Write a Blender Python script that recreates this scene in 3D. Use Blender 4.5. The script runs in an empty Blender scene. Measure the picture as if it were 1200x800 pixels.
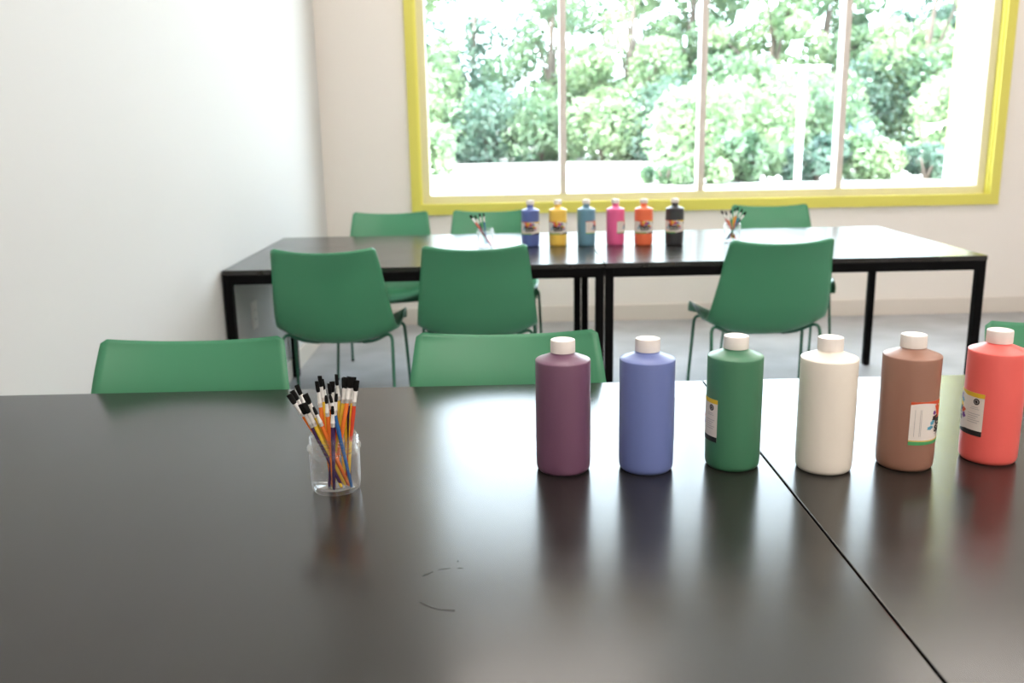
import bpy, bmesh, math, random
from mathutils import Vector, Matrix

SC = bpy.context.scene
COL = SC.collection
PI = math.pi
T = 0.74                       # table height

# ------------------------------------------------------------------ camera
H = 1.2875
FPX = 1075.6
FW = Vector((0.01154134, 0.97311617, -0.23002546))
RT = Vector((0.99971083, -0.01608262, -0.01787741))
UP = Vector((0.0210962, 0.22975261, 0.97302039))
cd = bpy.data.cameras.new('camera')
cam = bpy.data.objects.new('camera', cd)
COL.objects.link(cam)
M4 = Matrix.Identity(4)
for i in range(3):
    M4[i][0] = RT[i]; M4[i][1] = UP[i]; M4[i][2] = -FW[i]
M4[2][3] = H
cam.matrix_world = M4
cd.sensor_width = 36.0
cd.lens = FPX / 1200 * 36.0
cd.clip_end = 400
cd.dof.use_dof = True
cd.dof.focus_distance = 1.47
cd.dof.aperture_fstop = 5.0
SC.camera = cam


def at_y(px, py, y):
    """world point at depth y seen at photo pixel (used only to measure real positions)"""
    d = FW * FPX + RT * (px - 600) - UP * (py - 400)
    p = d * (y / d.y)
    return Vector((p.x, p.y, p.z + H))


# ------------------------------------------------------------------ helpers
def s2l(c):
    return tuple(((v / 255) / 12.92 if v / 255 <= 0.04045 else ((v / 255 + 0.055) / 1.055) ** 2.4) for v in c)


def mat(name, rgb, rough=0.5, metal=0.0, lin=False, spec=0.5, noise=None, bump=None, coat=0.0, ior=1.5):
    m = bpy.data.materials.new(name)
    m.use_nodes = True
    nt = m.node_tree
    b = nt.nodes['Principled BSDF']
    c = rgb if lin else s2l(rgb)
    b.inputs['Base Color'].default_value = (*c, 1)
    b.inputs['Roughness'].default_value = rough
    b.inputs['Metallic'].default_value = metal
    b.inputs['Specular IOR Level'].default_value = spec
    b.inputs['IOR'].default_value = ior
    b.inputs['Coat Weight'].default_value = coat
    if noise:                      # (scale, amount, rough_amount)
        tc = nt.nodes.new('ShaderNodeTexCoord')
        n = nt.nodes.new('ShaderNodeTexNoise')
        n.inputs['Scale'].default_value = noise[0]
        n.inputs['Detail'].default_value = 6
        nt.links.new(tc.outputs['Object'], n.inputs['Vector'])
        r = nt.nodes.new('ShaderNodeMapRange')
        r.inputs['From Min'].default_value = 0.3
        r.inputs['From Max'].default_value = 0.7
        r.inputs['To Min'].default_value = 1 - noise[1]
        r.inputs['To Max'].default_value = 1 + noise[1]
        nt.links.new(n.outputs['Fac'], r.inputs['Value'])
        mx = nt.nodes.new('ShaderNodeVectorMath')
        mx.operation = 'SCALE'
        mx.inputs[0].default_value = c
        nt.links.new(r.outputs['Result'], mx.inputs['Scale'])
        nt.links.new(mx.outputs['Vector'], b.inputs['Base Color'])
        if len(noise) > 2 and noise[2]:
            r2 = nt.nodes.new('ShaderNodeMapRange')
            r2.inputs['From Min'].default_value = 0.3
            r2.inputs['From Max'].default_value = 0.7
            r2.inputs['To Min'].default_value = rough - noise[2]
            r2.inputs['To Max'].default_value = rough + noise[2]
            nt.links.new(n.outputs['Fac'], r2.inputs['Value'])
            nt.links.new(r2.outputs['Result'], b.inputs['Roughness'])
    if bump:                       # (scale, strength, distance)
        tc = nt.nodes.new('ShaderNodeTexCoord')
        n = nt.nodes.new('ShaderNodeTexNoise')
        n.inputs['Scale'].default_value = bump[0]
        n.inputs['Detail'].default_value = 3
        nt.links.new(tc.outputs['Object'], n.inputs['Vector'])
        bp = nt.nodes.new('ShaderNodeBump')
        bp.inputs['Strength'].default_value = bump[1]
        bp.inputs['Distance'].default_value = bump[2]
        nt.links.new(n.outputs['Fac'], bp.inputs['Height'])
        nt.links.new(bp.outputs['Normal'], b.inputs['Normal'])
    return m


def clear_mat(name, tint, rough=0.02, edge=0.5, base=0.04, power=3.0, haze=0.0):
    """thin clear sheet: see-through, reflecting more towards grazing angles, a little hazy where it is seen edge-on"""
    m = bpy.data.materials.new(name)
    m.use_nodes = True
    nt = m.node_tree
    nt.nodes.clear()
    o = nt.nodes.new('ShaderNodeOutputMaterial')
    mix = nt.nodes.new('ShaderNodeMixShader')
    t = nt.nodes.new('ShaderNodeBsdfTransparent')
    t.inputs['Color'].default_value = (*tint, 1)
    g = nt.nodes.new('ShaderNodeBsdfGlossy')
    g.inputs['Roughness'].default_value = rough
    lw = nt.nodes.new('ShaderNodeLayerWeight')
    lw.inputs['Blend'].default_value = 0.5
    pw = nt.nodes.new('ShaderNodeMath')
    pw.operation = 'POWER'
    pw.inputs[1].default_value = power
    nt.links.new(lw.outputs['Facing'], pw.inputs[0])
    mu = nt.nodes.new('ShaderNodeMath')
    mu.operation = 'MULTIPLY_ADD'
    mu.use_clamp = True
    mu.inputs[1].default_value = edge
    mu.inputs[2].default_value = base
    nt.links.new(pw.outputs[0], mu.inputs[0])
    nt.links.new(mu.outputs[0], mix.inputs[0])
    nt.links.new(t.outputs[0], mix.inputs[1])
    if haze:
        d = nt.nodes.new('ShaderNodeBsdfDiffuse')
        d.inputs['Color'].default_value = (0.9, 0.9, 0.92, 1)
        t2 = nt.nodes.new('ShaderNodeBsdfTranslucent')
        t2.inputs['Color'].default_value = (0.9, 0.9, 0.92, 1)
        m1 = nt.nodes.new('ShaderNodeMixShader')
        m1.inputs[0].default_value = 0.5
        nt.links.new(d.outputs[0], m1.inputs[1])
        nt.links.new(t2.outputs[0], m1.inputs[2])
        m2 = nt.nodes.new('ShaderNodeMixShader')
        m2.inputs[0].default_value = haze
        nt.links.new(g.outputs[0], m2.inputs[1])
        nt.links.new(m1.outputs[0], m2.inputs[2])
        nt.links.new(m2.outputs[0], mix.inputs[2])
    else:
        nt.links.new(g.outputs[0], mix.inputs[2])
    nt.links.new(mix.outputs[0], o.inputs['Surface'])
    return m


def emis_mat(name, rgb, s):
    m = bpy.data.materials.new(name)
    m.use_nodes = True
    nt = m.node_tree
    nt.nodes.clear()
    o = nt.nodes.new('ShaderNodeOutputMaterial')
    e = nt.nodes.new('ShaderNodeEmission')
    e.inputs['Color'].default_value = (*rgb, 1)
    e.inputs['Strength'].default_value = s
    nt.links.new(e.outputs[0], o.inputs['Surface'])
    return m


def leaf_mat(name, a, b, trans=0.45):
    m = bpy.data.materials.new(name)
    m.use_nodes = True
    nt = m.node_tree
    nt.nodes.clear()
    o = nt.nodes.new('ShaderNodeOutputMaterial')
    tc = nt.nodes.new('ShaderNodeTexCoord')
    n = nt.nodes.new('ShaderNodeTexNoise')
    n.inputs['Scale'].default_value = 1.3
    n.inputs['Detail'].default_value = 4
    nt.links.new(tc.outputs['Object'], n.inputs['Vector'])
    r = nt.nodes.new('ShaderNodeValToRGB')
    r.color_ramp.elements[0].position = 0.35
    r.color_ramp.elements[0].color = (*a, 1)
    r.color_ramp.elements[1].position = 0.65
    r.color_ramp.elements[1].color = (*b, 1)
    nt.links.new(n.outputs['Fac'], r.inputs['Fac'])
    d = nt.nodes.new('ShaderNodeBsdfDiffuse')
    t = nt.nodes.new('ShaderNodeBsdfTranslucent')
    g = nt.nodes.new('ShaderNodeBsdfGlossy')
    g.inputs['Roughness'].default_value = 0.35
    nt.links.new(r.outputs[0], d.inputs[0])
    nt.links.new(r.outputs[0], t.inputs[0])
    mx = nt.nodes.new('ShaderNodeMixShader')
    mx.inputs[0].default_value = trans
    nt.links.new(d.outputs[0], mx.inputs[1])
    nt.links.new(t.outputs[0], mx.inputs[2])
    m2 = nt.nodes.new('ShaderNodeMixShader')
    m2.inputs[0].default_value = 0.08
    nt.links.new(mx.outputs[0], m2.inputs[1])
    nt.links.new(g.outputs[0], m2.inputs[2])
    nt.links.new(m2.outputs[0], o.inputs['Surface'])
    return m


def bx(bm, lo, hi, bevel=0.0, mi=0):
    b2 = bmesh.new()
    bmesh.ops.create_cube(b2, size=1)
    for v in b2.verts:
        v.co = Vector([lo[i] + (v.co[i] + 0.5) * (hi[i] - lo[i]) for i in range(3)])
    if bevel:
        bmesh.ops.bevel(b2, geom=list(b2.edges), offset=bevel, segments=2, profile=0.5, affect='EDGES')
    merge(bm, b2, mi)


def merge(bm, b2, mi=0, mx=None):
    vm = {}
    for v in b2.verts:
        vm[v] = bm.verts.new(mx @ v.co if mx else v.co)
    for f in b2.faces:
        try:
            nf = bm.faces.new([vm[v] for v in f.verts])
            nf.material_index = mi
            nf.smooth = f.smooth
        except ValueError:
            pass
    b2.free()


def lathe(bm, prof, seg=48, mi=0, closed=False, center=(0, 0, 0), ripple=None):
    rings = []
    for k, (r, z) in enumerate(prof):
        if r < 1e-6:
            rings.append([bm.verts.new((center[0], center[1], center[2] + z))])
        else:
            ring = []
            for i in range(seg):
                a = 2 * PI * i / seg
                rr = r
                if ripple and k in ripple[0] and i % 2:
                    rr = r - ripple[1]
                ring.append(bm.verts.new((center[0] + rr * math.cos(a), center[1] + rr * math.sin(a), center[2] + z)))
            rings.append(ring)
    pairs = list(zip(rings[:-1], rings[1:]))
    if closed:
        pairs.append((rings[-1], rings[0]))
    for A, B in pairs:
        for i in range(seg):
            j = (i + 1) % seg
            if len(A) == 1 and len(B) == 1:
                continue
            if len(A) == 1:
                f = bm.faces.new((A[0], B[j], B[i]))
            elif len(B) == 1:
                f = bm.faces.new((A[i], A[j], B[0]))
            else:
                f = bm.faces.new((A[i], A[j], B[j], B[i]))
            f.material_index = mi
            f.smooth = True


def tube(bm, pts, r, seg=10, mi=0, radii=None, flat=None):
    """swept round bar through pts with end caps"""
    pts = [Vector(p) for p in pts]
    n = len(pts)
    prev = None
    rings = []
    for i, p in enumerate(pts):
        t = (pts[min(i + 1, n - 1)] - pts[max(i - 1, 0)]).normalized()
        if prev is None:
            ref = Vector((0, 0, 1)) if abs(t.z) < 0.9 else Vector((1, 0, 0))
            a = t.cross(ref).normalized()
        else:
            a = (prev - t * prev.dot(t)).normalized()
        prev = a
        b = t.cross(a)
        rr = radii[i] if radii else r
        ra = rr * (flat[i] if flat else 1)
        rings.append([bm.verts.new(p + a * math.cos(2 * PI * k / seg) * ra + b * math.sin(2 * PI * k / seg) * rr) for k in range(seg)])
    for A, B in zip(rings[:-1], rings[1:]):
        for k in range(seg):
            f = bm.faces.new((A[k], A[(k + 1) % seg], B[(k + 1) % seg], B[k]))
            f.material_index = mi
            f.smooth = True
    for R, rev in ((rings[0], True), (rings[-1], False)):
        f = bm.faces.new(list(reversed(R)) if rev else R)
        f.material_index = mi


def fillet(pts, rad, n=6):
    pts = [Vector(p) for p in pts]
    out = [pts[0]]
    for i in range(1, len(pts) - 1):
        a, b, c = pts[i - 1], pts[i], pts[i + 1]
        d = min(rad, (a - b).length * 0.48, (c - b).length * 0.48)
        p0 = b + (a - b).normalized() * d
        p2 = b + (c - b).normalized() * d
        for k in range(n + 1):
            t = k / n
            out.append(p0 * (1 - t) ** 2 + b * 2 * t * (1 - t) + p2 * t * t)
    out.append(pts[-1])
    return out


def obj(name, bm, m=None, parent=None, smooth=None, kind=None):
    bmesh.ops.recalc_face_normals(bm, faces=list(bm.faces))
    me = bpy.data.meshes.new(name)
    bm.to_mesh(me)
    bm.free()
    ms = m if isinstance(m, (list, tuple)) else [m]
    for x in ms:
        me.materials.append(x)
    if smooth:
        for p in me.polygons:
            p.use_smooth = True
        me.set_sharp_from_angle(angle=math.radians(smooth))
    o = bpy.data.objects.new(name, me)
    COL.objects.link(o)
    if parent:
        o.parent = parent
    if kind:
        o['kind'] = kind
    return o


def tag(o, label, cat, group=None, kind=None):
    o['label'] = label
    o['category'] = cat
    if group:
        o['group'] = group
    if kind:
        o['kind'] = kind
    return o


def thing(name, label, cat, loc=(0, 0, 0), rz=0.0, group=None):
    o = bpy.data.objects.new(name, None)
    o.empty_display_size = 0.05
    COL.objects.link(o)
    o.location = loc
    o.rotation_euler = (0, 0, rz)
    return tag(o, label, cat, group)


def dup(root, loc, rz, label):
    r = root.copy()
    COL.objects.link(r)
    r.location = loc
    r.rotation_euler = (0, 0, rz)
    r['label'] = label
    for ch in list(root.children):
        c = ch.copy()
        COL.objects.link(c)
        c.parent = r
        for g in list(ch.children):
            d = g.copy()
            COL.objects.link(d)
            d.parent = c
    return r


def structure(name, boxes, m, parent=None, bevel=0.0):
    bm = bmesh.new()
    for lo, hi in boxes:
        bx(bm, lo, hi, bevel)
    return obj(name, bm, m, parent, kind='structure')


# ------------------------------------------------------------------ materials
M = {}
M['wall'] = mat('wall_paint', (0.85, 0.80, 0.75), 0.6, lin=True, bump=(180, 0.05, 0.002))
M['wall_light_toned'] = mat('wall_paint_light_toned', (0.60, 0.60, 0.595), 0.6, lin=True, bump=(180, 0.05, 0.002))  # wall paint dulled and cooled: left wall's light level put into the colour
M['ceiling'] = mat('ceiling_paint', (0.85, 0.80, 0.76), 0.8, lin=True)
M['base'] = mat('baseboard_vinyl', (0.72, 0.66, 0.60), 0.45, lin=True)
M['floor'] = mat('polished_concrete', (0.36, 0.365, 0.385), 0.45, lin=True, noise=(3.5, 0.2, 0.05))
M['yellow'] = mat('yellow_paint', (0.72, 0.66, 0.125), 0.4, lin=True)
M['alu'] = mat('window_frame_paint', (0.68, 0.62, 0.58), 0.4, lin=True)
M['alu_bounce'] = mat('frame_paint_yellow_bounce', (0.73, 0.68, 0.49), 0.4, lin=True)  # frame paint with yellow light bounced off the casing put into the colour
M['glass'] = clear_mat('window_glass', (0.975, 0.985, 0.98), 0.0, 0.6, 0.03, 4.0)
M['table'] = mat('black_laminate', (0.016, 0.0145, 0.013), 0.21, lin=True, noise=(3.0, 0.15, 0.025), spec=0.55)
M['frame'] = mat('black_powder_coat', (0.004, 0.004, 0.0045), 0.55, lin=True, spec=0.06)
M['scuff'] = mat('dark_scuff', (0.012, 0.009, 0.004), 0.5, lin=True, spec=0.2)
M['green'] = mat('green_plastic', (0.058, 0.268, 0.138), 0.36, lin=True, bump=(900, 0.06, 0.0005))
M['green_metal'] = mat('green_metal', (0.028, 0.15, 0.09), 0.35, lin=True)
M['cap'] = mat('white_cap', (0.86, 0.81, 0.77), 0.45, lin=True)
M['paper'] = mat('label_paper', (0.80, 0.74, 0.69), 0.5, lin=True)
M['ink_black'] = mat('label_black', (0.012, 0.011, 0.012), 0.5, lin=True)
M['ink_red'] = mat('label_red', (0.70, 0.10, 0.035), 0.5, lin=True)
M['ink_yellow'] = mat('label_yellow', (0.78, 0.52, 0.03), 0.5, lin=True)
M['ink_green'] = mat('label_green', (0.08, 0.36, 0.13), 0.5, lin=True)
M['ink_blue'] = mat('label_blue', (0.10, 0.38, 0.55), 0.5, lin=True)
M['ink_purple'] = mat('label_purple', (0.18, 0.05, 0.30), 0.5, lin=True)
M['ink_grey'] = mat('label_grey', (0.48, 0.45, 0.44), 0.5, lin=True)
M['jar'] = clear_mat('clear_jar_plastic', (0.992, 0.993, 0.995), 0.05, 0.85, 0.03, 2.6, 0.45)
M['silver'] = mat('silver_ferrule', (0.80, 0.79, 0.77), 0.38, metal=0.35, lin=True)
M['bristle'] = mat('black_bristle', (0.006, 0.006, 0.006), 0.8, lin=True, spec=0.15)
BR = {'orange': (0.88, 0.20, 0.03), 'yellow': (0.86, 0.58, 0.05), 'purple': (0.055, 0.022, 0.09), 'blue': (0.02, 0.12, 0.34),
      'red': (0.68, 0.07, 0.03), 'green': (0.05, 0.3, 0.1)}
for k, v in BR.items():
    M['brush_' + k] = mat('brush_lacquer_' + k, v, 0.25, lin=True)
M['outlet'] = mat('outlet_plastic', (0.82, 0.80, 0.77), 0.4, lin=True)
M['slot'] = mat('outlet_slot', (0.05, 0.05, 0.05), 0.6, lin=True)
M['lamp'] = emis_mat('unseen_fill_light', (1.0, 0.915, 0.835), 9.6)  # glow of the unseen ceiling panels added to brighten the room
M['concrete_out'] = mat('pale_pavement', (0.62, 0.61, 0.58), 0.9, lin=True, noise=(0.4, 0.08))
M['bark'] = mat('bark', (0.14, 0.11, 0.09), 0.9, lin=True, noise=(3, 0.3))
M['white_metal'] = mat('white_metal', (0.85, 0.85, 0.85), 0.4, lin=True)
M['fin'] = mat('pale_yellow_cladding', (0.80, 0.78, 0.34), 0.9, spec=0.0, lin=True)
M['fin_white'] = mat('white_cladding', (0.85, 0.85, 0.83), 0.5, lin=True)
M['car'] = mat('white_car_paint', (0.80, 0.80, 0.80), 0.25, lin=True)
M['car_glass'] = mat('car_glass', (0.06, 0.09, 0.16), 0.1, lin=True)
M['tyre'] = mat('tyre', (0.02, 0.02, 0.02), 0.8, lin=True)
LEAVES = [leaf_mat('leaves_light', (0.14, 0.25, 0.12), (0.40, 0.51, 0.29)),
          leaf_mat('leaves_mid', (0.065, 0.15, 0.08), (0.25, 0.36, 0.20)),
          leaf_mat('leaves_blue', (0.045, 0.115, 0.085), (0.19, 0.30, 0.215))]

# ------------------------------------------------------------------ room shell
XL, XR, YB, YF, ZC = -1.118, 5.2, 5.996, -3.2, 3.6
WL, WR, WZ0, WZ1 = -0.5, 3.195, 0.785, 3.2          # clear opening inside the casing
structure('floor', [((XL - 0.2, YF - 0.2, -0.2), (XR + 0.2, YB + 0.2, 0))], M['floor'])
ceil = structure('ceiling', [((XL - 0.2, YF - 0.2, ZC), (XR + 0.2, YB + 0.2, ZC + 0.25))], M['ceiling'])
structure('wall_left', [((XL - 0.2, YF - 0.2, 0), (XL, YB + 0.2, ZC))], M['wall_light_toned'])
structure('wall_right', [((XR, YF - 0.2, 0), (XR + 0.2, YB + 0.2, ZC))], M['wall'])
structure('wall_front', [((XL, YF - 0.2, 0), (XR, YF, ZC))], M['wall'])
structure('wall_back', [((XL, YB, 0), (XR, YB + 0.2, WZ0)), ((XL, YB, WZ1), (XR, YB + 0.2, ZC)),
                        ((XL, YB, WZ0), (WL, YB + 0.2, WZ1)), ((WR, YB, WZ0), (XR, YB + 0.2, WZ1))], M['wall'])
structure('baseboard_back', [((XL, YB - 0.012, 0), (XR, YB, 0.108))], M['base'], bevel=0.003)
structure('baseboard_left', [((XL, YF, 0), (XL + 0.012, YB - 0.012, 0.108))], M['base'], bevel=0.003)
for x, y in [(x, y) for x in (0.3, 2.9) for y in (-2.0, 0.3, 2.6, 4.85)] + [(1.6, -2.0), (1.6, -0.85), (1.6, 0.3)]:  # unseen panels; middle column and window-side row added as fill light
        structure('unseen_fill_panel', [((x - 0.6, y - 0.3, ZC - 0.02), (x + 0.6, y + 0.3, ZC - 0.005))], M['lamp'], ceil)

# window
win = bpy.data.objects.new('window_1', None)
COL.objects.link(win)
win['kind'] = 'structure'
cw = 0.06
structure('casing', [((WL - cw, YB - 0.022, WZ0 - cw), (WR + cw, YB + 0.004, WZ0)),
                     ((WL - cw, YB - 0.022, WZ1), (WR + cw, YB + 0.004, WZ1 + cw)),
                     ((WL - cw, YB - 0.022, WZ0), (WL, YB + 0.004, WZ1)),
                     ((WR, YB - 0.022, WZ0), (WR + cw, YB + 0.004, WZ1)),
                     ((WL, YB - 0.022, WZ0), (WR, YB + 0.06, WZ0 + 0.008)), ((WL, YB, WZ1 - 0.008), (WR, YB + 0.06, WZ1)),
                     ((WL, YB, WZ0), (WL + 0.008, YB + 0.06, WZ1)), ((WR - 0.008, YB, WZ0), (WR, YB + 0.06, WZ1))], M['yellow'], win)
fy0, fy1 = YB + 0.05, YB + 0.15
fw_ = 0.058
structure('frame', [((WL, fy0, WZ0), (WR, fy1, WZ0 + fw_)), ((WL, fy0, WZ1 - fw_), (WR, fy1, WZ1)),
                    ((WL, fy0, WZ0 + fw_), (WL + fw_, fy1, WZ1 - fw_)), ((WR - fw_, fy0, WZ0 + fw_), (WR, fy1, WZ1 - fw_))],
          M['alu_bounce'], win, bevel=0.002)
MX = [0.425, 1.323, 2.226]
for x in MX:
    structure('mullion', [((x - 0.021, fy0, WZ0 + fw_), (x + 0.021, fy1, WZ1 - fw_))], M['alu'], win, bevel=0.002)
ed = [WL + fw_ - 0.021] + MX + [WR - fw_ + 0.021]
for a, b in zip(ed[:-1], ed[1:]):
    structure('pane', [((a + 0.021, YB + 0.11, WZ0 + fw_), (b - 0.021, YB + 0.116, WZ1 - fw_))], M['glass'], win)
# outside surround of the window, jutting from the facade
structure('trim_1', [((WL - 0.12, YB + 0.2, 0.60), (WR + 0.12, YB + 0.58, 0.77)), ((WL - 0.14, YB + 0.2, 0.77), (WL - 0.03, YB + 0.58, 3.25)),
                     ((WL - 0.14, YB + 0.2, 3.25), (WR + 0.14, YB + 0.58, 3.35))], M['fin_white'])
fin = structure('trim_2', [((WR - 0.03, YB + 0.2, 1.02), (WR + 0.14, YB + 0.58, 3.25))], M['fin'])
structure('base', [((WR - 0.03, YB + 0.2, 0.77), (WR + 0.14, YB + 0.58, 1.02))], M['fin_white'], fin)

# wall outlet
t = thing('wall_outlet', 'small white electrical outlet low on the left wall under the far table', 'outlet', (XL, 4.09, 0.47))
bm = bmesh.new(); bx(bm, (0, -0.04, -0.062), (0.007, 0.04, 0.062), 0.002); obj('cover_plate', bm, M['outlet'], t)
for s in (-1, 1):
    bm = bmesh.new(); bx(bm, (0.007, -0.017, s * 0.021 - 0.016), (0.0095, 0.017, s * 0.021 + 0.016), 0.001)
    so = obj('socket', bm, M['outlet'], t)
    bm = bmesh.new()
    for dy in (-0.007, 0.007):
        bx(bm, (0.0095, dy - 0.0012, s * 0.021 - 0.004), (0.0098, dy + 0.0012, s * 0.021 + 0.006))
    obj('slot', bm, M['slot'], so)


# ------------------------------------------------------------------ tables
def table(label, x0, x1, y0, y1):
    g = 0.0015
    t = thing('table', label, 'table', ((x0 + x1) / 2, (y0 + y1) / 2, 0), 0, 'black rectangular tables')
    hx, hy = (x1 - x0) / 2 - g, (y1 - y0) / 2 - g
    bm = bmesh.new(); bx(bm, (-hx, -hy, T - 0.02), (hx, hy, T), 0.0015); obj('tabletop', bm, M['table'], t)
    bm = bmesh.new()
    w = 0.034
    z0, z1 = T - 0.058, T - 0.02
    hx -= 0.001; hy -= 0.001
    bx(bm, (-hx + w, -hy, z0), (hx - w, -hy + 0.03, z1)); bx(bm, (-hx + w, hy - 0.03, z0), (hx - w, hy, z1))
    bx(bm, (-hx, -hy + w, z0), (-hx + 0.03, hy - w, z1)); bx(bm, (hx - 0.03, -hy + w, z0), (hx, hy - w, z1))
    obj('apron', bm, M['frame'], t)
    for sx in (-1, 1):
        for sy in (-1, 1):
            bm = bmesh.new()
            bx(bm, (min(sx * hx, sx * (hx - w)), min(sy * hy, sy * (hy - w)), 0.004), (max(sx * hx, sx * (hx - w)), max(sy * hy, sy * (hy - w)), z1), 0.002)
            lg = obj('leg', bm, M['frame'], t)
            bm = bmesh.new()
            lathe(bm, [(0, 0), (0.012, 0), (0.012, 0.006), (0, 0.006)], 16, center=(sx * (hx - w / 2), sy * (hy - w / 2), 0))
            obj('foot_glide', bm, M['frame'], lg)
    return t


NX = 0.434
nl = table('black table in the foreground left of the diagonal seam, with brush jar and dark scuffs', -1.096, NX, 0.775, 1.914)
table('black table at lower right of the seam, carrying white, brown and red paint bottles', NX, NX + 1.53, 0.775, 1.914)
table('black table in back against left wall, under blue, yellow and light blue bottles', -1.1115, 0.4215, 3.644, 4.751)
table('black table in back at right, under pink, orange and black bottles', 0.4215, 1.968, 3.644, 4.751)

# scuff marks on the near table top


def on_table(px, py):
    d = FW * FPX + RT * (px - 600) - UP * (py - 400)
    p = d * ((T - H) / d.z)
    return Vector((p.x, p.y, 0))


def stroke(bm, pts, widths):
    P = [on_table(*p) - Vector((nl.location.x, nl.location.y, 0)) for p in pts]
    L, R = [], []
    for i, p in enumerate(P):
        d = (P[min(i + 1, len(P) - 1)] - P[max(i - 1, 0)]).normalized()
        n = Vector((-d.y, d.x, 0)) * widths[i] * 1.6
        L.append(bm.verts.new((p.x + n.x, p.y + n.y, T + 0.0002)))
        R.append(bm.verts.new((p.x - n.x, p.y - n.y, T + 0.0002)))
    for i in range(len(P) - 1):
        bm.faces.new((L[i], R[i], R[i + 1], L[i + 1]))


bm = bmesh.new()
stroke(bm, [(495, 675), (498, 673.5), (501, 672.5), (504, 671), (507, 669.5)], [.0003, .0011, .0009, .0003, .0008])
stroke(bm, [(513, 667.6), (519, 666.6), (524, 666), (528, 665.6)], [.0002, .0005, .0005, .0002])
stroke(bm, [(536, 665.5), (540, 665.4), (543, 665.2)], [.0004, .0007, .0002])
stroke(bm, [(535.5, 657.5), (537.5, 657.3)], [.0009, .0009])
obj('scuff_mark', bm, M['scuff'], nl)
bm = bmesh.new()
stroke(bm, [(492, 705), (497, 708), (505, 711.5), (513, 713.8), (521, 714.6), (527, 715), (533, 715.2)], [.0006, .0008, .0004, .0004, .0007, .0013, .0009])
obj('scuff_mark', bm, M['scuff'], nl)


# ------------------------------------------------------------------ chairs
def catmull(P, n):
    out = []
    for i in range(len(P) - 1):
        p0, p1, p2, p3 = P[max(i - 1, 0)], P[i], P[i + 1], P[min(i + 2, len(P) - 1)]
        for k in range(n):
            t = k / n
            out.append(tuple(0.5 * (2 * b + (c - a) * t + (2 * a - 5 * b + 4 * c - d) * t * t + (-a + 3 * b - 3 * c + d) * t ** 3)
                             for a, b, c, d in zip(p0, p1, p2, p3)))
    out.append(P[-1])
    return out


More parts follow.
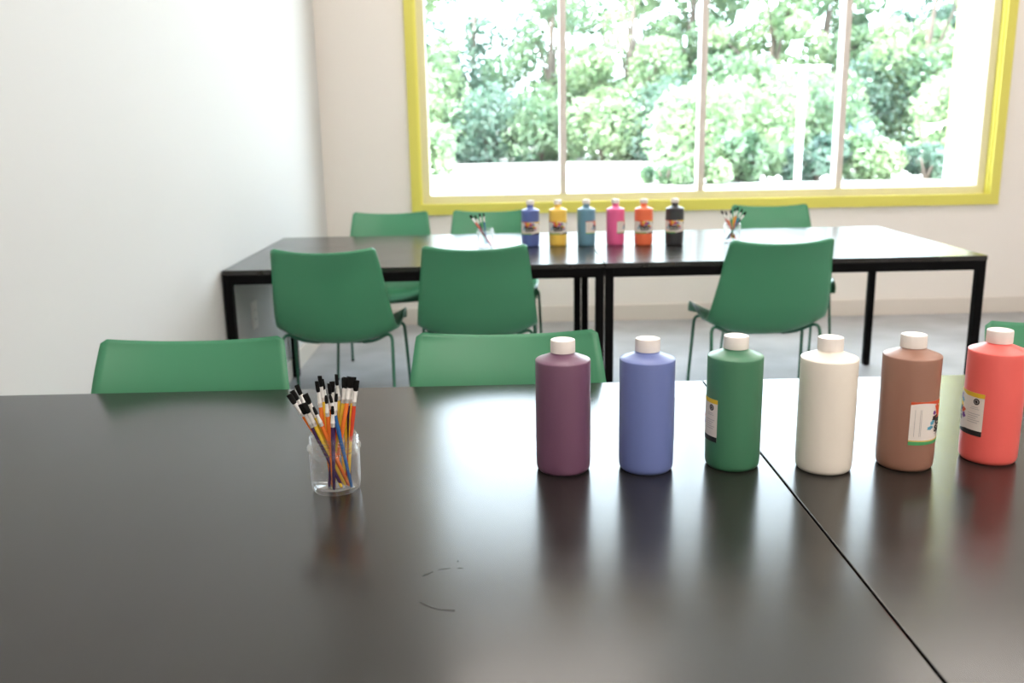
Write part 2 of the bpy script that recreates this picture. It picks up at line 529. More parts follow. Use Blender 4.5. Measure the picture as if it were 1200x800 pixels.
def make_chair(label):
    t = thing('chair', label, 'chair', group='green shell chairs around the tables')
    # profile points: y, z, half width, side raise
    P = [(0.252, .414, .232, .066), (0.236, .424, .236, .068), (0.14, .424, .246, .066), (0.05, .415, .250, .064), (-0.04, .408, .251, .064),
         (-0.110, .418, .251, .064), (-0.158, .452, .250, .060), (-0.193, .512, .245, .052), (-0.219, .582, .237, .045), (-0.241, .652, .228, .039),
         (-0.266, .735, .217, .037), (-0.303, .815, .205, .037)]
    S = catmull(P, 6)
    NU = 24
    th = 0.0075
    n = len(S)
    # arclength from ends for rounded corners
    arc = [0]
    for a, b in zip(S[:-1], S[1:]):
        arc.append(arc[-1] + math.hypot(a[0] - b[0], a[1] - b[1]))
    rc = 0.013
    bm = bmesh.new()
    top, bot = [], []
    for i, (y, z, w, r) in enumerate(S):
        a, b = S[max(i - 1, 0)], S[min(i + 1, n - 1)]
        ty, tz = b[0] - a[0], b[1] - a[1]
        L = math.hypot(ty, tz)
        ny, nz = tz / L, -ty / L          # towards the sitter
        if nz < 0 and i < n // 2:
            ny, nz = -ny, -nz
        d = min(arc[i], arc[-1] - arc[i])
        ww = w
        if d < rc:
            ww -= rc - math.sqrt(max(rc * rc - (rc - d) ** 2, 0))
        rt, rb = [], []
        for k in range(NU + 1):
            u = -1 + 2 * k / NU
            off = r * abs(u) ** 2.2
            rt.append(bm.verts.new((u * ww, y + ny * (off + th / 2), z + nz * (off + th / 2))))
            rb.append(bm.verts.new((u * ww, y + ny * (off - th / 2), z + nz * (off - th / 2))))
        top.append(rt); bot.append(rb)
    row = {}
    for i in range(n - 1):
        for k in range(NU):
            row[bm.faces.new((top[i][k], top[i][k + 1], top[i + 1][k + 1], top[i + 1][k]))] = i
            row[bm.faces.new((bot[i][k], bot[i + 1][k], bot[i + 1][k + 1], bot[i][k + 1]))] = i
        row[bm.faces.new((top[i][0], top[i + 1][0], bot[i + 1][0], bot[i][0]))] = i
        row[bm.faces.new((top[i][NU], bot[i][NU], bot[i + 1][NU], top[i + 1][NU]))] = i
    for k in range(NU):
        row[bm.faces.new((top[0][k], bot[0][k], bot[0][k + 1], top[0][k + 1]))] = 0
        row[bm.faces.new((top[-1][k], top[-1][k + 1], bot[-1][k + 1], bot[-1][k]))] = n - 2
    bmesh.ops.recalc_face_normals(bm, faces=list(bm.faces))
    bm.normal_update()
    cut = 6 * 6                                    # seat up to the bend, backrest above it
    for nm, test in (('seat', lambda i: i < cut), ('backrest', lambda i: i >= cut)):
        me = bpy.data.meshes.new(nm)
        fs = [f for f in bm.faces if test(row[f])]
        vs = {}
        co, no = [], []
        for f in fs:
            for v in f.verts:
                if v not in vs:
                    vs[v] = len(co); co.append(v.co.copy()); no.append(v.normal.copy())
        me.from_pydata(co, [], [[vs[v] for v in f.verts] for f in fs])
        me.materials.append(M['green'])
        for p in me.polygons:
            p.use_smooth = True
        me.normals_split_custom_set_from_vertices(no)
        o = bpy.data.objects.new(nm, me)
        COL.objects.link(o)
        o.parent = t
    bm.free()
    for sx in (-1, 1):
        for y0, y1, yf, zt, xo in ((0.06, 0.125, 0.185, .447, .262), (-0.04, -0.105, -0.215, .445, .246)):
            b2 = bmesh.new()
            pts = fillet([(sx * 0.095, y0, .402 if y0 < 0 else .409), (sx * 0.15, (y0 + y1) / 2, .415 if y0 < 0 else .422), (sx * (xo - .018), y1, zt + .016), (sx * xo, yf, 0.006)], 0.045, 8)
            tube(b2, pts, 0.0070, 10)
            lg = obj('leg', b2, M['green_metal'], t, smooth=50)
            b2 = bmesh.new()
            lathe(b2, [(0, 0), (0.008, 0), (0.0085, 0.008), (0.006, 0.012), (0, 0.012)], 12, center=(sx * xo, yf, 0))
            obj('foot_cap', b2, M['frame'], lg, smooth=40)
    b2 = bmesh.new()
    bx(b2, (-0.10, -0.045, .3985), (0.10, 0.07, .4055), 0.002)
    obj('underframe', b2, M['green_metal'], t)
    return t


CHAIRS = [
    (-0.676, 3.842, -0.05, 'green shell chair seen from behind at the back left table, leftmost of three backs'),
    (-0.097, 3.852, 0.0, 'green shell chair seen from behind, directly above the middle foreground chair'),
    (1.104, 3.846, 0.03, 'green shell chair seen from behind, alone at the back right table near brush jar'),
    (-0.698, 1.765, PI, 'green chair backrest behind the foreground table left of the large brush jar'),
    (0.013, 1.765, PI, 'green chair backrest behind the foreground table next to the purple bottle'),
    (1.312, 1.765, PI, 'green chair backrest at right edge behind the red paint bottle'),
    (-0.597, 4.838, PI, 'green chair on window side of the back left table, nearest the left wall'),
    (-0.045, 4.838, PI, 'green chair on window side behind the far brush jar and royal blue bottle'),
    (1.478, 4.838, PI - 0.09, 'green chair on window side of the back right table behind the fuller brush jar'),
]
proto = None
for x, y, rz, lab in CHAIRS:
    if proto is None:
        proto = make_chair(lab)
        proto.location = (x, y, 0); proto.rotation_euler = (0, 0, rz)
    else:
        dup(proto, (x, y, 0), rz, lab)


# ------------------------------------------------------------------ label artwork
def font_mesh(s):
    cu = bpy.data.curves.new('lettering', 'FONT')
    cu.body = s
    cu.size = 1.0
    cu.align_x = 'CENTER'
    cu.offset = 0.05
    cu.resolution_u = 3
    o = bpy.data.objects.new('lettering', cu)
    COL.objects.link(o)
    dg = bpy.context.evaluated_depsgraph_get()
    me = bpy.data.meshes.new_from_object(o.evaluated_get(dg))
    V = [(v.co.x, v.co.y) for v in me.vertices]
    F = [list(p.vertices) for p in me.polygons]
    bpy.data.objects.remove(o)
    bpy.data.curves.remove(cu)
    bpy.data.meshes.remove(me)
    return V, F


TXT1 = font_mesh('Color')
TXT2 = font_mesh('Splash')
LAB_M = ['paper', 'ink_black', 'ink_red', 'ink_yellow', 'ink_green', 'ink_blue', 'ink_purple', 'ink_grey']


def label_mesh(R, z0, z1):
    """label wrapped on a cylinder of radius R; centred on +X direction. s = arc length, q = height 0..1"""
    bm = bmesh.new()
    hh = z1 - z0
    half = math.radians(87) * R

    def P(s, q, lay):
        rr = R + 0.0003 + 0.00022 * lay
        a = s / R
        return (rr * math.cos(a), rr * math.sin(a), z0 + q * hh)

    def strip(s0, s1, lo, hi, mi, lay, n=40):
        A = [bm.verts.new(P(s0 + (s1 - s0) * i / n, lo(i / n), lay)) for i in range(n + 1)]
        B = [bm.verts.new(P(s0 + (s1 - s0) * i / n, hi(i / n), lay)) for i in range(n + 1)]
        for i in range(n):
            f = bm.faces.new((A[i], A[i + 1], B[i + 1], B[i])); f.material_index = mi; f.smooth = True

    def blob(s, q, rs, mi, lay, sq=1.0, rot=0.0, spikes=0, n=16):
        c = bm.verts.new(P(s, q, lay))
        ring = []
        for i in range(n):
            a = 2 * PI * i / n
            r = rs * (1 + (0.35 if spikes and i % spikes == 0 else 0))
            x, y = r * math.cos(a), r * math.sin(a) * sq
            x, y = x * math.cos(rot) - y * math.sin(rot), x * math.sin(rot) + y * math.cos(rot)
            ring.append(bm.verts.new(P(s + x, q + y / hh, lay)))
        for i in range(n):
            f = bm.faces.new((c, ring[i], ring[(i + 1) % n])); f.material_index = mi

    def text(TX, s, q, size, mi, lay, sx=1.0):
        V, F = TX
        vs = [bm.verts.new(P(s + x * size * sx, q + y * size / hh, lay)) for x, y in V]
        for f in F:
            try:
                nf = bm.faces.new([vs[i] for i in f]); nf.material_index = mi
            except ValueError:
                pass

    strip(-half, half, lambda t: 0.0, lambda t: 1.0, 0, 0, 64)
    k = R / 0.044
    # top band: orange-red on the left, yellow on the right
    strip(-half, -0.05 * half, lambda t: 0.93 + 0.035 * math.sin(t * 5), lambda t: 1.0, 2, 1)
    strip(0.15 * half, half, lambda t: 0.99 - 0.09 * min(1, t * 2.2), lambda t: 1.0, 3, 1)
    strip(-half, 0.1 * half, lambda t: 0.0, lambda t: 0.085 - 0.03 * math.sin(t * 4) * t, 4, 1)
    strip(-half, 0.1 * half, lambda t: 0.088 - 0.03 * math.sin(t * 4) * t, lambda t: 0.11 - 0.03 * math.sin(t * 4) * t, 3, 1)
    strip(0.1 * half, half, lambda t: 0.0, lambda t: 0.03 + 0.09 * min(1, t * 2), 1, 1)
    # splashes above and beside the lettering
    for (s, q, r, mi, sq, ro) in [(-.012, .80, .0042, 2, 1.9, .5), (-.005, .86, .0038, 3, 1.8, .1), (.003, .84, .0045, 2, 1.5, -.2), (.011, .80, .004, 6, 1.7, -.6),
                                  (-.008, .68, .0075, 2, .7, .3), (.004, .72, .008, 6, .6, 0), (.013, .66, .006, 3, .8, -.4), (-.018, .72, .0028, 6, 1, 0),
                                  (-.0155, .60, .0065, 1, .55, .1), (-.0205, .50, .004, 5, .7, .5), (-.0235, .385, .0046, 5, .55, .2),
                                  (.0195, .52, .005, 2, .7, .4), (.021, .40, .004, 6, .9, 0), (.017, .74, .003, 5, 1.2, .2)]:
        blob(s * k * 1.4, q, r * k * 1.12, mi, 2, sq, ro, 3)
    strip(-.022 * k, .023 * k, lambda t: .47 + .03 * math.sin(t * 9), lambda t: .60, 1, 2, 20)
    text(TXT1, 0.0005 * k, .43, .0155 * k, 1, 3, 1.2)
    text(TXT2, 0.0, .275, .0145 * k, 1, 3, 1.3)
    # lines too small to read
    strip(-.022 * k, .02 * k, lambda t: .205, lambda t: .225, 7, 2, 12)
    strip(-.018 * k, .017 * k, lambda t: .165, lambda t: .178, 7, 2, 12)
    for s in (-.060, -.052, -.050):
        strip(s * k, (s + .0007) * k, lambda t: .2, lambda t: .82, 7, 2, 1)
    for i in range(5):
        strip(.040 * k, (.062 - .003 * (i % 3)) * k, lambda t: .50 - .05 * i, lambda t: .515 - .05 * i, 7, 2, 8)
    strip(.044 * k, .060 * k, lambda t: .62, lambda t: .632, 7, 2, 8)
    strip(.046 * k, .058 * k, lambda t: .66, lambda t: .672, 7, 2, 8)
    # round seal
    blob(.0545 * k, .80, .0052 * k, 1, 2, 1, 0, 0, 20)
    blob(.0545 * k, .80, .0033 * k, 7, 3, 1, 0, 0, 20)
    blob(.0545 * k, .80, .0022 * k, 1, 4, 1.2, 0.5, 0, 12)
    me = bpy.data.meshes.new('label')
    bm.to_mesh(me)
    bm.free()
    for n_ in LAB_M:
        me.materials.append(M[n_])
    return me


# ------------------------------------------------------------------ paint bottles
def paint_mat(name, c):
    m = mat(name, c, 0.42, lin=True, spec=0.45)
    b = m.node_tree.nodes['Principled BSDF']
    b.inputs['Coat Weight'].default_value = 0.4
    b.inputs['Coat Roughness'].default_value = 0.28
    return m


def big_body():
    bm = bmesh.new()
    lathe(bm, [(0, 0.003), (0.034, 0.002), (0.037, 0.0), (0.0402, 0.0012), (0.0425, 0.0042), (0.0434, 0.009), (0.0438, 0.02), (0.0440, 0.175), (0.0440, 0.1818),
               (0.0437, 0.1832), (0.0427, 0.1841), (0.036, 0.1866), (0.028, 0.1898), (0.0215, 0.1925), (0.0185, 0.1942), (0.0178, 0.196), (0.0178, 0.203), (0, 0.203)], 64)
    return bm


def big_cap():
    bm = bmesh.new()
    lathe(bm, [(0, 0.1958), (0.0193, 0.1958), (0.0197, 0.1966), (0.0197, 0.2135), (0.0190, 0.2155), (0.0172, 0.2163), (0.0168, 0.2158), (0, 0.2158)], 120, ripple=((2, 3), 0.00045))
    return bm


def small_body():
    bm = bmesh.new()
    lathe(bm, [(0, 0.003), (0.032, 0.002), (0.035, 0.0), (0.0385, 0.0015), (0.0402, 0.005), (0.0410, 0.012), (0.0415, 0.03), (0.0415, 0.158), (0.0413, 0.1632), (0.0402, 0.1650),
               (0.033, 0.1685), (0.025, 0.1718), (0.0172, 0.1748), (0.0152, 0.177), (0.0148, 0.182), (0.0148, 0.194), (0, 0.194)], 48)
    return bm


def small_cap():
    bm = bmesh.new()
    lathe(bm, [(0, 0.1895), (0.0178, 0.1895), (0.0182, 0.190), (0.0182, 0.2068), (0.0172, 0.2085), (0, 0.2085)], 80, ripple=((2, 3), 0.0005))
    return bm


def bottle(name_col, rgb, x, y, ang, big, label, group, lab_me):
    t = thing('paint_bottle', label, 'paint bottle', (x, y, T), 0, group)
    cam_az = math.atan2(-y, -x)
    t.rotation_euler = (0, 0, cam_az + math.radians(ang))
    obj('body', big_body() if big else small_body(), paint_mat('paint_' + name_col, rgb), t, smooth=40)
    obj('cap', (big_cap if big else small_cap)(), M['cap'], t, smooth=35)
    l = bpy.data.objects.new('label', lab_me)
    COL.objects.link(l)
    l.parent = t
    return t


LB = label_mesh(0.0440, 0.047, 0.1175)
LS = label_mesh(0.0415, 0.055, 0.113)
G1 = 'large paint bottles in a row on the foreground tables'
G2 = 'paint bottles in a row on the back tables'
for row_ in [
    ('purple', (0.17, 0.075, 0.135), 0.097, 1.411, 178, 'large dull purple paint bottle with white cap, leftmost on the foreground table'),
    ('violet_blue', (0.16, 0.21, 0.49), 0.231, 1.407, 176, 'large periwinkle blue paint bottle with white cap on the foreground table'),
    ('green', (0.055, 0.205, 0.11), 0.373, 1.413, -121, 'large dark green paint bottle with white cap beside the table seam'),
    ('white', (0.88, 0.82, 0.73), 0.515, 1.389, 180, 'large creamy white paint bottle with white cap'),
    ('brown', (0.33, 0.165, 0.115), 0.649, 1.396, 92, 'large brown paint bottle with a label on its right side'),
    ('red', (0.90, 0.145, 0.125), 0.795, 1.414, -102, 'large coral red paint bottle at the right edge of the photo'),
]:
    n_, c_, x_, y_, a_, l_ = row_
    bottle(n_, c_, x_, y_, a_, True, l_, G1, LB)
for row_ in [
    ('royal_blue', (0.10, 0.15, 0.42), 0.145, 4.228, -6, 'small royal blue paint bottle, leftmost of the row on the back tables'),
    ('yellow', (0.93, 0.60, 0.10), 0.271, 4.224, 2, 'small golden yellow paint bottle on the back table'),
    ('light_blue', (0.13, 0.29, 0.40), 0.401, 4.219, 84, 'small light blue paint bottle beside the seam of the back tables'),
    ('pink', (0.85, 0.13, 0.34), 0.534, 4.213, 98, 'small bright pink paint bottle on the back table'),
    ('orange', (0.92, 0.18, 0.075), 0.661, 4.194, 8, 'small orange paint bottle on the back table'),
    ('black', (0.028, 0.029, 0.035), 0.801, 4.187, -3, 'small black paint bottle, rightmost of the row on the back tables'),
]:
    n_, c_, x_, y_, a_, l_ = row_
    bottle(n_, c_, x_, y_, a_, False, l_, G2, LS)


# ------------------------------------------------------------------ jars and brushes
def jar(label, loc):
    t = thing('jar', label, 'jar', loc, 0, 'clear jars of brushes')
    out = [(0.0, 0.0012), (0.027, 0.0012), (0.030, 0.0), (0.0340, 0.0014), (0.0364, 0.005), (0.0374, 0.011), (0.0379, 0.02), (0.0384, 0.045), (0.0385, 0.056), (0.0380, 0.0615),
           (0.0366, 0.065), (0.0352, 0.066)]
    inn = [(0.0328, 0.066), (0.0345, 0.0635), (0.0359, 0.060), (0.0364, 0.056), (0.0363, 0.045), (0.0359, 0.02), (0.0354, 0.013), (0.0340, 0.0095), (0.030, 0.0065), (0, 0.005)]
    bm = bmesh.new()
    lathe(bm, out + inn, 56)
    body = obj('jar_body', bm, M['jar'], t, smooth=60)
    bm = bmesh.new()
    prof = [(0.0352, 0.066), (0.0400, 0.0665), (0.0412, 0.0685), (0.0412, 0.0705), (0.0400, 0.0725), (0.0352, 0.073)]
    z = 0.0745
    for i in range(3):
        prof += [(0.0352, z), (0.0376, z + 0.0014), (0.0352, z + 0.0026)]
        z += 0.0045
    prof += [(0.0352, 0.0885), (0.0348, 0.090), (0.0335, 0.090), (0.0328, 0.0885), (0.0328, 0.066)]
    lathe(bm, prof, 56)
    obj('threaded_neck', bm, M['jar'], t, smooth=40)
    return t


def brush(base, tip, col, flat, label, group, fat=1.0):
    base, tip = Vector(base), Vector(tip)
    d = tip - base
    L = d.length
    t = bpy.data.objects.new('paintbrush', None)
    t.empty_display_size = 0.02
    COL.objects.link(t)
    t.location = base
    t.rotation_euler = d.to_track_quat('Z', 'Y').to_euler()
    tag(t, label, 'paintbrush', group)
    bl, fl = (0.0165, 0.024) if flat else (0.012, 0.021)
    hr = 0.0031 * fat
    h1 = L - bl - fl
    bm = bmesh.new()
    tube(bm, [(0, 0, 0), (0, 0, 0.003), (0, 0, h1 * 0.5), (0, 0, h1 * 0.85), (0, 0, h1 + 0.002)], 0, 10, radii=[hr * .5, hr * .75, hr * .9, hr * 1.1, hr * .95])
    obj('handle', bm, M['brush_' + col], t, smooth=50)
    bm = bmesh.new()
    e = 0.0036 if flat else 0.0023
    w = 0.0019 if flat else 0.0023
    tube(bm, [(0, 0, h1), (0, 0, h1 + 0.005), (0, 0, h1 + 0.0055), (0, 0, h1 + 0.0075), (0, 0, h1 + 0.008), (0, 0, h1 + fl)], 0, 12,
         radii=[hr, hr, hr * 1.1, hr * 1.1, hr, w], flat=[1, 1, 1, 1, 1, e / w])
    obj('ferrule', bm, M['silver'], t, smooth=40)
    bm = bmesh.new()
    z = h1 + fl
    if flat:
        tube(bm, [(0, 0, z - 0.001), (0, 0, z + 0.003), (0, 0, z + bl * .7), (0, 0, z + bl)], 0, 12, radii=[w, w * 1.25, w * 1.2, w * .9], flat=[1.75, 1.8, 1.95, 2.7])
    else:
        tube(bm, [(0, 0, z - 0.001), (0, 0, z + 0.003), (0, 0, z + bl * .6), (0, 0, z + bl)], 0, 10, radii=[w, w * 1.2, w * 1.15, w * .8])
    obj('bristles', bm, M['bristle'], t, smooth=50)
    return t


JX, JY = -0.2615, 1.345
jar('clear jar of brushes standing on the foreground table', (JX, JY, T))
# tip position seen in the photo (crop 330,430 scale 8.89), base offset in the jar, tip depth offset, colour, flat?, label
B = [
    (75, 285, .012, .006, .000, 'orange', 1, 'orange brush leaning furthest left in the foreground jar'),
    (108, 245, .014, .002, .012, 'purple', 1, 'dark purple brush second from the left in the foreground jar'),
    (155, 185, .010, -.012, .022, 'yellow', 1, 'yellow brush with small tip above the left cluster of foreground jar'),
    (245, 282, .012, .012, -.012, 'yellow', 1, 'yellow brush with broad tip leaning left at front of the foreground jar'),
    (200, 385, .010, -.010, -.022, 'purple', 1, 'short purple brush low in the left cluster of foreground jar'),
    (232, 378, .014, -.004, -.028, 'yellow', 1, 'yellow brush with tip low in the left cluster of foreground jar'),
    (332, 418, .020, -.006, -.030, 'orange', 0, 'orange round brush leaning left at the front rim of foreground jar'),
    (366, 148, -.006, -.004, .010, 'orange', 1, 'tall orange brush left of the tallest pair in the foreground jar'),
    (396, 92, -.004, .010, .022, 'yellow', 1, 'tall yellow brush with highest tip on the left of foreground jar'),
    (415, 125, .004, .018, .030, 'orange', 1, 'tall orange brush tucked behind the high left tip in foreground jar'),
    (462, 295, -.002, -.014, -.014, 'orange', 0, 'orange brush with small tip near the middle of foreground jar'),
    (503, 288, .026, -.014, -.012, 'blue', 0, 'thin blue brush slanting to lower right in the foreground jar'),
    (493, 172, .006, .002, .014, 'red', 1, 'red brush with medium tip at the centre back of foreground jar'),
    (527, 150, -.010, .014, .020, 'yellow', 1, 'yellow brush with medium tip at the centre back of foreground jar'),
    (570, 78, .012, .010, .016, 'yellow', 1, 'tall yellow brush with highest tip at the middle of foreground jar'),
    (573, 278, -.010, -.008, -.012, 'purple', 0, 'purple brush with slim tip at the middle front of foreground jar'),
    (530, 408, .000, -.022, -.030, 'purple', 0, 'short purple brush, lowest tip at the front of foreground jar'),
    (640, 108, .016, .016, .020, 'yellow', 1, 'yellow brush with narrow tip left of the right cluster in foreground jar'),
    (682, 108, -.008, .002, .006, 'yellow', 1, 'yellow brush with broad tip at left of the right cluster in foreground jar'),
    (712, 100, -.012, .008, .014, 'purple', 1, 'purple brush crossing leftward from the right cluster in foreground jar'),
    (728, 106, -.004, -.010, -.002, 'orange', 1, 'orange brush crossing leftward from the right cluster in foreground jar'),
    (748, 104, .018, .002, .006, 'yellow', 1, 'upright yellow brush in the right cluster of foreground jar'),
    (782, 138, .022, .006, .002, 'red', 1, 'upright red-orange brush furthest right in the foreground jar'),
    (700, 130, .024, .012, .024, 'purple', 1, 'upright purple brush at the back of the right cluster in foreground jar'),
]


def place_brush(cx, cy, tip, bxo, byo, col, flat, lab, grp, fat=1.0, lim=0.0275):
    base = Vector((cx + bxo, cy + byo, T + 0.0072))
    # keep the shaft inside the jar mouth
    for _ in range(60):
        k = (T + 0.088 - base.z) / (tip.z - base.z)
        P = base.lerp(tip, k)
        off = Vector((P.x - cx, P.y - cy, 0))
        k2 = (T + 0.066 - base.z) / (tip.z - base.z)
        if off.length <= lim:
            break
        base -= off.normalized() * 0.001
        if (Vector((base.x - cx, base.y - cy, 0))).length > 0.029:
            q = Vector((base.x - cx, base.y - cy, 0)).normalized() * 0.029
            base.x, base.y = cx + q.x, cy + q.y
            tip = tip - off.normalized() * 0.001
    brush(base, tip, col, flat, lab, grp, fat)


for (cx_, cy_, bo, by, ty, col, fl, lab) in B:
    tip = at_y(330 + cx_ / 8.89, 430 + cy_ / 8.89, JY + ty)
    place_brush(JX, JY, tip, bo, by, col, fl, lab, 'paintbrushes in the foreground jar')

J2 = (-0.062, 4.20)
jar('clear jar with a few brushes beside the royal blue bottle on the back table', (J2[0], J2[1], T))
for (tx, ty, bo, by, dy, col, lab) in [
    (549.5, 252.5, .026, -.004, 0, 'red', 'red brush leaning left in the sparse jar on the back table'),
    (551.5, 252, .022, .010, .012, 'orange', 'orange brush leaning left in the sparse jar on the back table'),
    (556.5, 252.5, .020, -.012, -.01, 'purple', 'dark brush beside the leaning pair in the sparse back jar'),
    (562, 250, -.004, .006, .01, 'green', 'green brush upright in the sparse jar on the back table'),
    (566.5, 249.5, .004, .012, .02, 'blue', 'blue brush upright in the sparse jar on the back table')]:
    place_brush(J2[0], J2[1], at_y(tx, ty, J2[1] + dy), bo, by, col, 1, lab, 'paintbrushes in the left far jar')
J3 = (1.078, 4.235)
jar('clear jar crowded with brushes on the back table behind the solitary chair', (J3[0], J3[1], T))
for (tx, ty, bo, by, dy, col, lab) in [
    (845.5, 247, .024, 0, 0, 'red', 'red brush leaning furthest left in the crowded far jar'),
    (850.5, 248, .018, .012, .015, 'orange', 'orange brush second from left in the crowded far jar'),
    (856.5, 246, .004, -.012, -.01, 'green', 'green brush third from left in the crowded far jar'),
    (861.5, 243.5, .002, .014, .02, 'yellow', 'yellow brush with the highest tip in the crowded far jar'),
    (865, 242.5, -.006, 0, 0, 'orange', 'orange brush just right of the highest tip in the crowded far jar'),
    (870, 245, -.014, .01, .01, 'blue', 'blue brush leaning right in the crowded far jar'),
    (875, 248.5, -.022, -.006, -.01, 'purple', 'purple brush near the right edge of the crowded far jar'),
    (879, 248, -.024, .006, .005, 'green', 'green brush leaning furthest right in the crowded far jar')]:
    place_brush(J3[0], J3[1], at_y(tx, ty, J3[1] + dy), bo, by, col, 1, lab, 'paintbrushes in the right far jar')

# ------------------------------------------------------------------ outside
GZ = -0.3
structure('ground', [((-60, YB + 0.2, GZ - 0.1), (80, 90, GZ))], M['concrete_out'])


def leaf(bm, c, size, rnd):
    n = Vector((rnd.gauss(0, 1), rnd.gauss(0, 1), rnd.gauss(0, 1) + 0.6)).normalized()
    a = n.orthogonal().normalized()
    a = (Matrix.Rotation(rnd.random() * 6.28, 3, n) @ a)
    b = n.cross(a)
    l, w = size, size * 0.55
    v = [bm.verts.new(c - a * l), bm.verts.new(c + b * w - n * w * .2), bm.verts.new(c + a * l), bm.verts.new(c - b * w - n * w * .2)]
    bm.faces.new((v[0], v[1], v[2])); bm.faces.new((v[0], v[2], v[3]))


def foliage(bm, blobs, count, size, rnd):
    tot = sum(r * r for _, r in blobs)
    for c, r in blobs:
        for _ in range(int(count * r * r / tot)):
            d = Vector((rnd.gauss(0, 1), rnd.gauss(0, 1), rnd.gauss(0, 1))).normalized()
            leaf(bm, Vector(c) + d * r * (0.55 + 0.45 * rnd.random() ** 0.5), size * (0.7 + 0.6 * rnd.random()), rnd)


def tree(label, x, y, h, cr, lm, seed, leaves=9500, low=0.06):
    rnd = random.Random(seed)
    t = thing('tree', label, 'tree', (x, y, GZ), 0, 'trees outside the window')
    bm = bmesh.new()
    tube(bm, [(0, 0, -0.05), (0.05, 0, h * .25), (-0.1, 0.1, h * .5), (0.1, 0, h * .85)], 0, 10, radii=[.26, .2, .15, .05])
    blobs = []
    for i in range(26):
        f = low + (1 - low) * rnd.random()
        rr = cr * (1.0 - abs(f - 0.55) * 0.9) * math.sqrt(rnd.random())
        a = rnd.random() * 2 * PI
        c = Vector((rr * math.cos(a), rr * math.sin(a), f * h * 0.92))
        blobs.append((c, cr * (0.22 + 0.2 * rnd.random()) * (1.0 if f < 0.6 else 0.75)))
        if i % 2 == 0:
            z0 = min(c.z * 0.75, h * 0.7)
            tube(bm, [(0, 0, z0 * .7), c * 0.5 + Vector((0, 0, z0 * .4)), c], 0, 6, radii=[.09, .06, .03])
    obj('trunk', bm, M['bark'], t, smooth=60)
    bm = bmesh.new()
    foliage(bm, blobs, leaves, 0.155, rnd)
    obj('foliage', bm, LEAVES[lm], t)


def bush(label, x, y, h, r, lm, seed, leaves=2200):
    rnd = random.Random(seed)
    t = thing('bush', label, 'bush', (x, y, GZ), 0, 'bushes outside the window')
    bm = bmesh.new()
    for i in range(5):
        a = i * 1.256
        tube(bm, [(0, 0, 0), (r * .35 * math.cos(a), r * .35 * math.sin(a), h * .7)], 0, 6, radii=[.05, .02])
    obj('stem', bm, M['bark'], t)
    bm = bmesh.new()
    blobs = [(Vector((r * .6 * (rnd.random() * 2 - 1), r * .6 * (rnd.random() * 2 - 1), h * (.16 + .6 * rnd.random()))), h * .34) for _ in range(9)]
    foliage(bm, blobs, leaves, 0.125, rnd)
    obj('foliage', bm, LEAVES[lm], t)


for i, (x, y, h, cr, lm, lab) in enumerate([
    (-4.5, 43, 13.5, 3.6, 0, 'pale leafy tree outside at the left edge of the window'),
    (-1.0, 47, 14.5, 3.6, 2, 'tall airy tree outside behind the first window pane'),
    (2.6, 44, 13.0, 3.3, 1, 'bluish green tree outside behind the first mullion'),
    (6.0, 42, 13.5, 3.4, 0, 'bright green tree outside in the middle of the second pane'),
    (9.2, 45, 15.0, 3.4, 1, 'darker tree with visible trunk outside behind the second mullion'),
    (12.0, 41, 13.0, 3.2, 0, 'sunlit yellow green tree outside left of the white post'),
    (15.2, 44, 14.5, 3.4, 1, 'mid green tree outside right behind the white post'),
    (17.8, 39, 12.5, 3.2, 0, 'pale green tree outside in the fourth pane beside the mullion'),
    (20.5, 43, 14.0, 3.4, 2, 'dark green tree outside beside the yellow exterior column'),
    (24.0, 45, 14.0, 3.6, 1, 'tree outside mostly hidden behind the yellow exterior column')]):
    tree(lab, x, y, h * 0.62, cr * 0.9, lm, 11 + i)
UNDER = [(-5.4, 39.0, 3.6), (-3.0, 40.2, 3.9), (-0.6, 40.0, 3.2), (1.9, 40.4, 3.0), (4.4, 39.6, 3.3), (7.0, 38.5, 3.6), (9.6, 38.8, 4.2), (12.4, 37.5, 3.8), (15.4, 38.6, 4.2), (18.0, 36.4, 4.0), (20.6, 38.0, 4.4)]
UNAMES = ['at the far left of the window', 'second from the left edge of the window', 'third from the left, in the first pane', 'behind the first mullion', 'at the left of the second pane',
          'in the middle of the second pane', 'just left of the second mullion', 'left of the white post', 'directly behind the white post', 'behind the third mullion', 'left of the yellow exterior column']
for i, ((x, y, h), nm) in enumerate(zip(UNDER, UNAMES)):
    bush('dense back shrub outside, ' + nm, x, y, h, 1.6, (1, 0, 2)[i % 3], 80 + i, 3200)
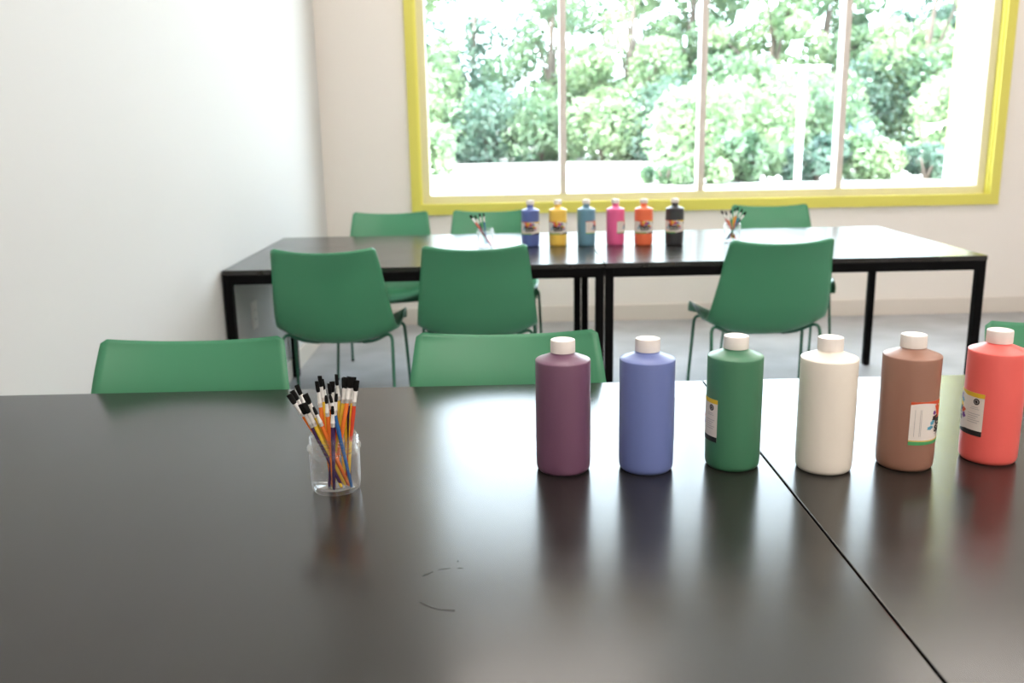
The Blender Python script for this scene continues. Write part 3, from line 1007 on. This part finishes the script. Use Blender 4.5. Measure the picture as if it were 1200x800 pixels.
for i, (x, y, h, r, lm, lab) in enumerate([
    (-2.6, 31, 1.7, 1.2, 0, 'low green bush outside at the lower left of the window'),
    (6.3, 30.5, 2.6, 1.5, 0, 'rounded bush outside at lower right of the second pane'),
    (8.6, 32, 3.0, 1.7, 0, 'bright bush outside at lower left of the third pane'),
    (11.2, 33, 3.0, 1.7, 1, 'green bush outside at the foot of the white post'),
    (4.3, 23.9, 0.55, 0.7, 1, 'lowest bush outside, at the right tip of the white pavement'),
    (5.5, 24.2, 0.95, 0.9, 0, 'low bush outside just left of the third window pane'),
    (6.7, 24.6, 1.2, 1.0, 1, 'low bush outside under the third pane, left of the white post'),
    (8.4, 24.4, 1.1, 0.9, 2, 'low bluish bush outside under the third pane, right of the white post'),
    (9.7, 24.8, 1.2, 1.0, 0, 'low bush outside at the third mullion'),
    (11.2, 24.2, 0.8, 0.9, 2, 'low bush outside under the fourth pane, in front of the car'),
    (12.5, 24.0, 1.2, 0.9, 1, 'low bush outside at the foot of the yellow exterior column'),
    (15.4, 32, 3.2, 1.6, 0, 'pale bush outside partly hiding the white car'),
    (17.0, 30, 2.2, 1.5, 2, 'bluish green bush outside beside the yellow exterior column')]):
    bush(lab, x, y, h, r, lm, 50 + i)

# white T-shaped post
t = thing('lamp_post', 'white T-shaped post outside seen through the third window pane', 'post', (7.76, 24, GZ))
bm = bmesh.new(); tube(bm, [(0, 0, 0), (0, 0, 2.84)], 0.085, 14); obj('pole', bm, M['white_metal'], t, smooth=40)
bm = bmesh.new(); bx(bm, (-0.68, -0.05, 2.80), (0.66, 0.05, 2.90), 0.01); obj('crossarm', bm, M['white_metal'], t)
for s in (-1, 1):
    bm = bmesh.new(); bx(bm, (s * 0.5 - 0.16, -0.09, 2.74), (s * 0.5 + 0.16, 0.09, 2.80), 0.02); obj('lamp_head', bm, M['white_metal'], t)

# drooping arm lamp beside the exterior column
p0, p1 = at_y(1116, 141, 24), at_y(1082, 158, 24)
t = thing('street_lamp', 'white street lamp arm outside, slanting left of the yellow exterior column', 'street lamp', (p0.x, 24, GZ))
bm = bmesh.new(); tube(bm, [(0, 0, 0), (0, 0, p0.z - GZ + 0.05)], 0.05, 12); obj('pole', bm, M['white_metal'], t, smooth=40)
bm = bmesh.new()
tube(bm, [(0, 0, p0.z - GZ), ((p1.x - p0.x) * .5, 0, (p0.z + p1.z) / 2 - GZ + .05), (p1.x - p0.x, 0, p1.z - GZ)], 0.045, 10)
obj('arm', bm, M['white_metal'], t, smooth=40)
bm = bmesh.new(); bx(bm, ((p1.x - p0.x) * .7 - .2, -.12, (p1.z * .6 + p0.z * .4) - GZ), ((p1.x - p0.x) * .7 + .2, .12, (p1.z * .6 + p0.z * .4) - GZ + .13), 0.03)
obj('lamp_head', bm, M['white_metal'], t)

# parked car, front towards the building
t = thing('car', 'white parked car outside, low in the fourth window pane', 'car', (13.5, 34, GZ))
bm = bmesh.new()
pr = [(-.0, .35), (-.05, .62), (.1, .82), (1.1, .95), (1.75, 1.42), (3.2, 1.45), (3.9, 1.0), (4.3, .95), (4.35, .4), (3.9, .28), (.4, .28)]
A = [bm.verts.new((-.86, y, z)) for y, z in pr]; Bv = [bm.verts.new((.86, y, z)) for y, z in pr]
bm.faces.new(A); bm.faces.new(list(reversed(Bv)))
for i in range(len(pr)):
    j = (i + 1) % len(pr)
    bm.faces.new((A[i], Bv[i], Bv[j], A[j]))
bmesh.ops.recalc_face_normals(bm, faces=list(bm.faces))
bmesh.ops.bevel(bm, geom=list(bm.edges), offset=0.06, segments=2, profile=.5, affect='EDGES')
obj('body', bm, M['car'], t, smooth=40)
bm = bmesh.new()
v = [bm.verts.new(c) for c in ((-.72, 1.12, 1.0), (.72, 1.12, 1.0), (.64, 1.66, 1.40), (-.64, 1.66, 1.40))]
w = [bm.verts.new(c.co + Vector((0, .03, -.03))) for c in v]
bm.faces.new(v); bm.faces.new(w)
for i in range(4):
    bm.faces.new((v[i], v[(i + 1) % 4], w[(i + 1) % 4], w[i]))
ws = obj('windshield', bm, M['car_glass'], t)
ws.location = (0, -0.03, 0.03)
for sx in (-1, 1):
    bm = bmesh.new(); bx(bm, (sx * .62 - .16, -.06, .60), (sx * .62 + .16, .02, .72), .02); obj('headlight', bm, M['silver'], t)
    bm = bmesh.new(); bx(bm, (sx * .865 - .01, 1.75, 1.0), (sx * .865 + .01, 3.3, 1.36), .004); obj('side_window', bm, M['car_glass'], t)
    for y in (.85, 3.5):
        bm = bmesh.new()
        tube(bm, [(sx * .74, y, .31), (sx * .90, y, .31)], .31, 20)
        obj('wheel', bm, M['tyre'], t, smooth=40)

# ------------------------------------------------------------------ light
w = bpy.data.worlds.new('sky')
SC.world = w
w.use_nodes = True
bg = w.node_tree.nodes['Background']
bg.inputs['Color'].default_value = (0.76, 0.89, 1.0, 1)
bg.inputs['Strength'].default_value = 11.0
sd = bpy.data.lights.new('sun', 'SUN')
sd.energy = 18.0
sd.angle = 0.012
sd.color = (1.0, 0.96, 0.90)
so = bpy.data.objects.new('sun', sd)
COL.objects.link(so)
so.rotation_euler = Vector((0.60, 0.12, -0.79)).to_track_quat('-Z', 'Y').to_euler()

vs = SC.view_settings
vs.view_transform = 'Standard'
vs.look = 'None'
vs.exposure = 0.0
vs.gamma = 1.0
vs.use_curve_mapping = False
SC.cycles.use_denoising = True
SC.cycles.max_bounces = 10
SC.cycles.transparent_max_bounces = 24
SC.cycles.caustics_reflective = False
SC.cycles.caustics_refractive = False
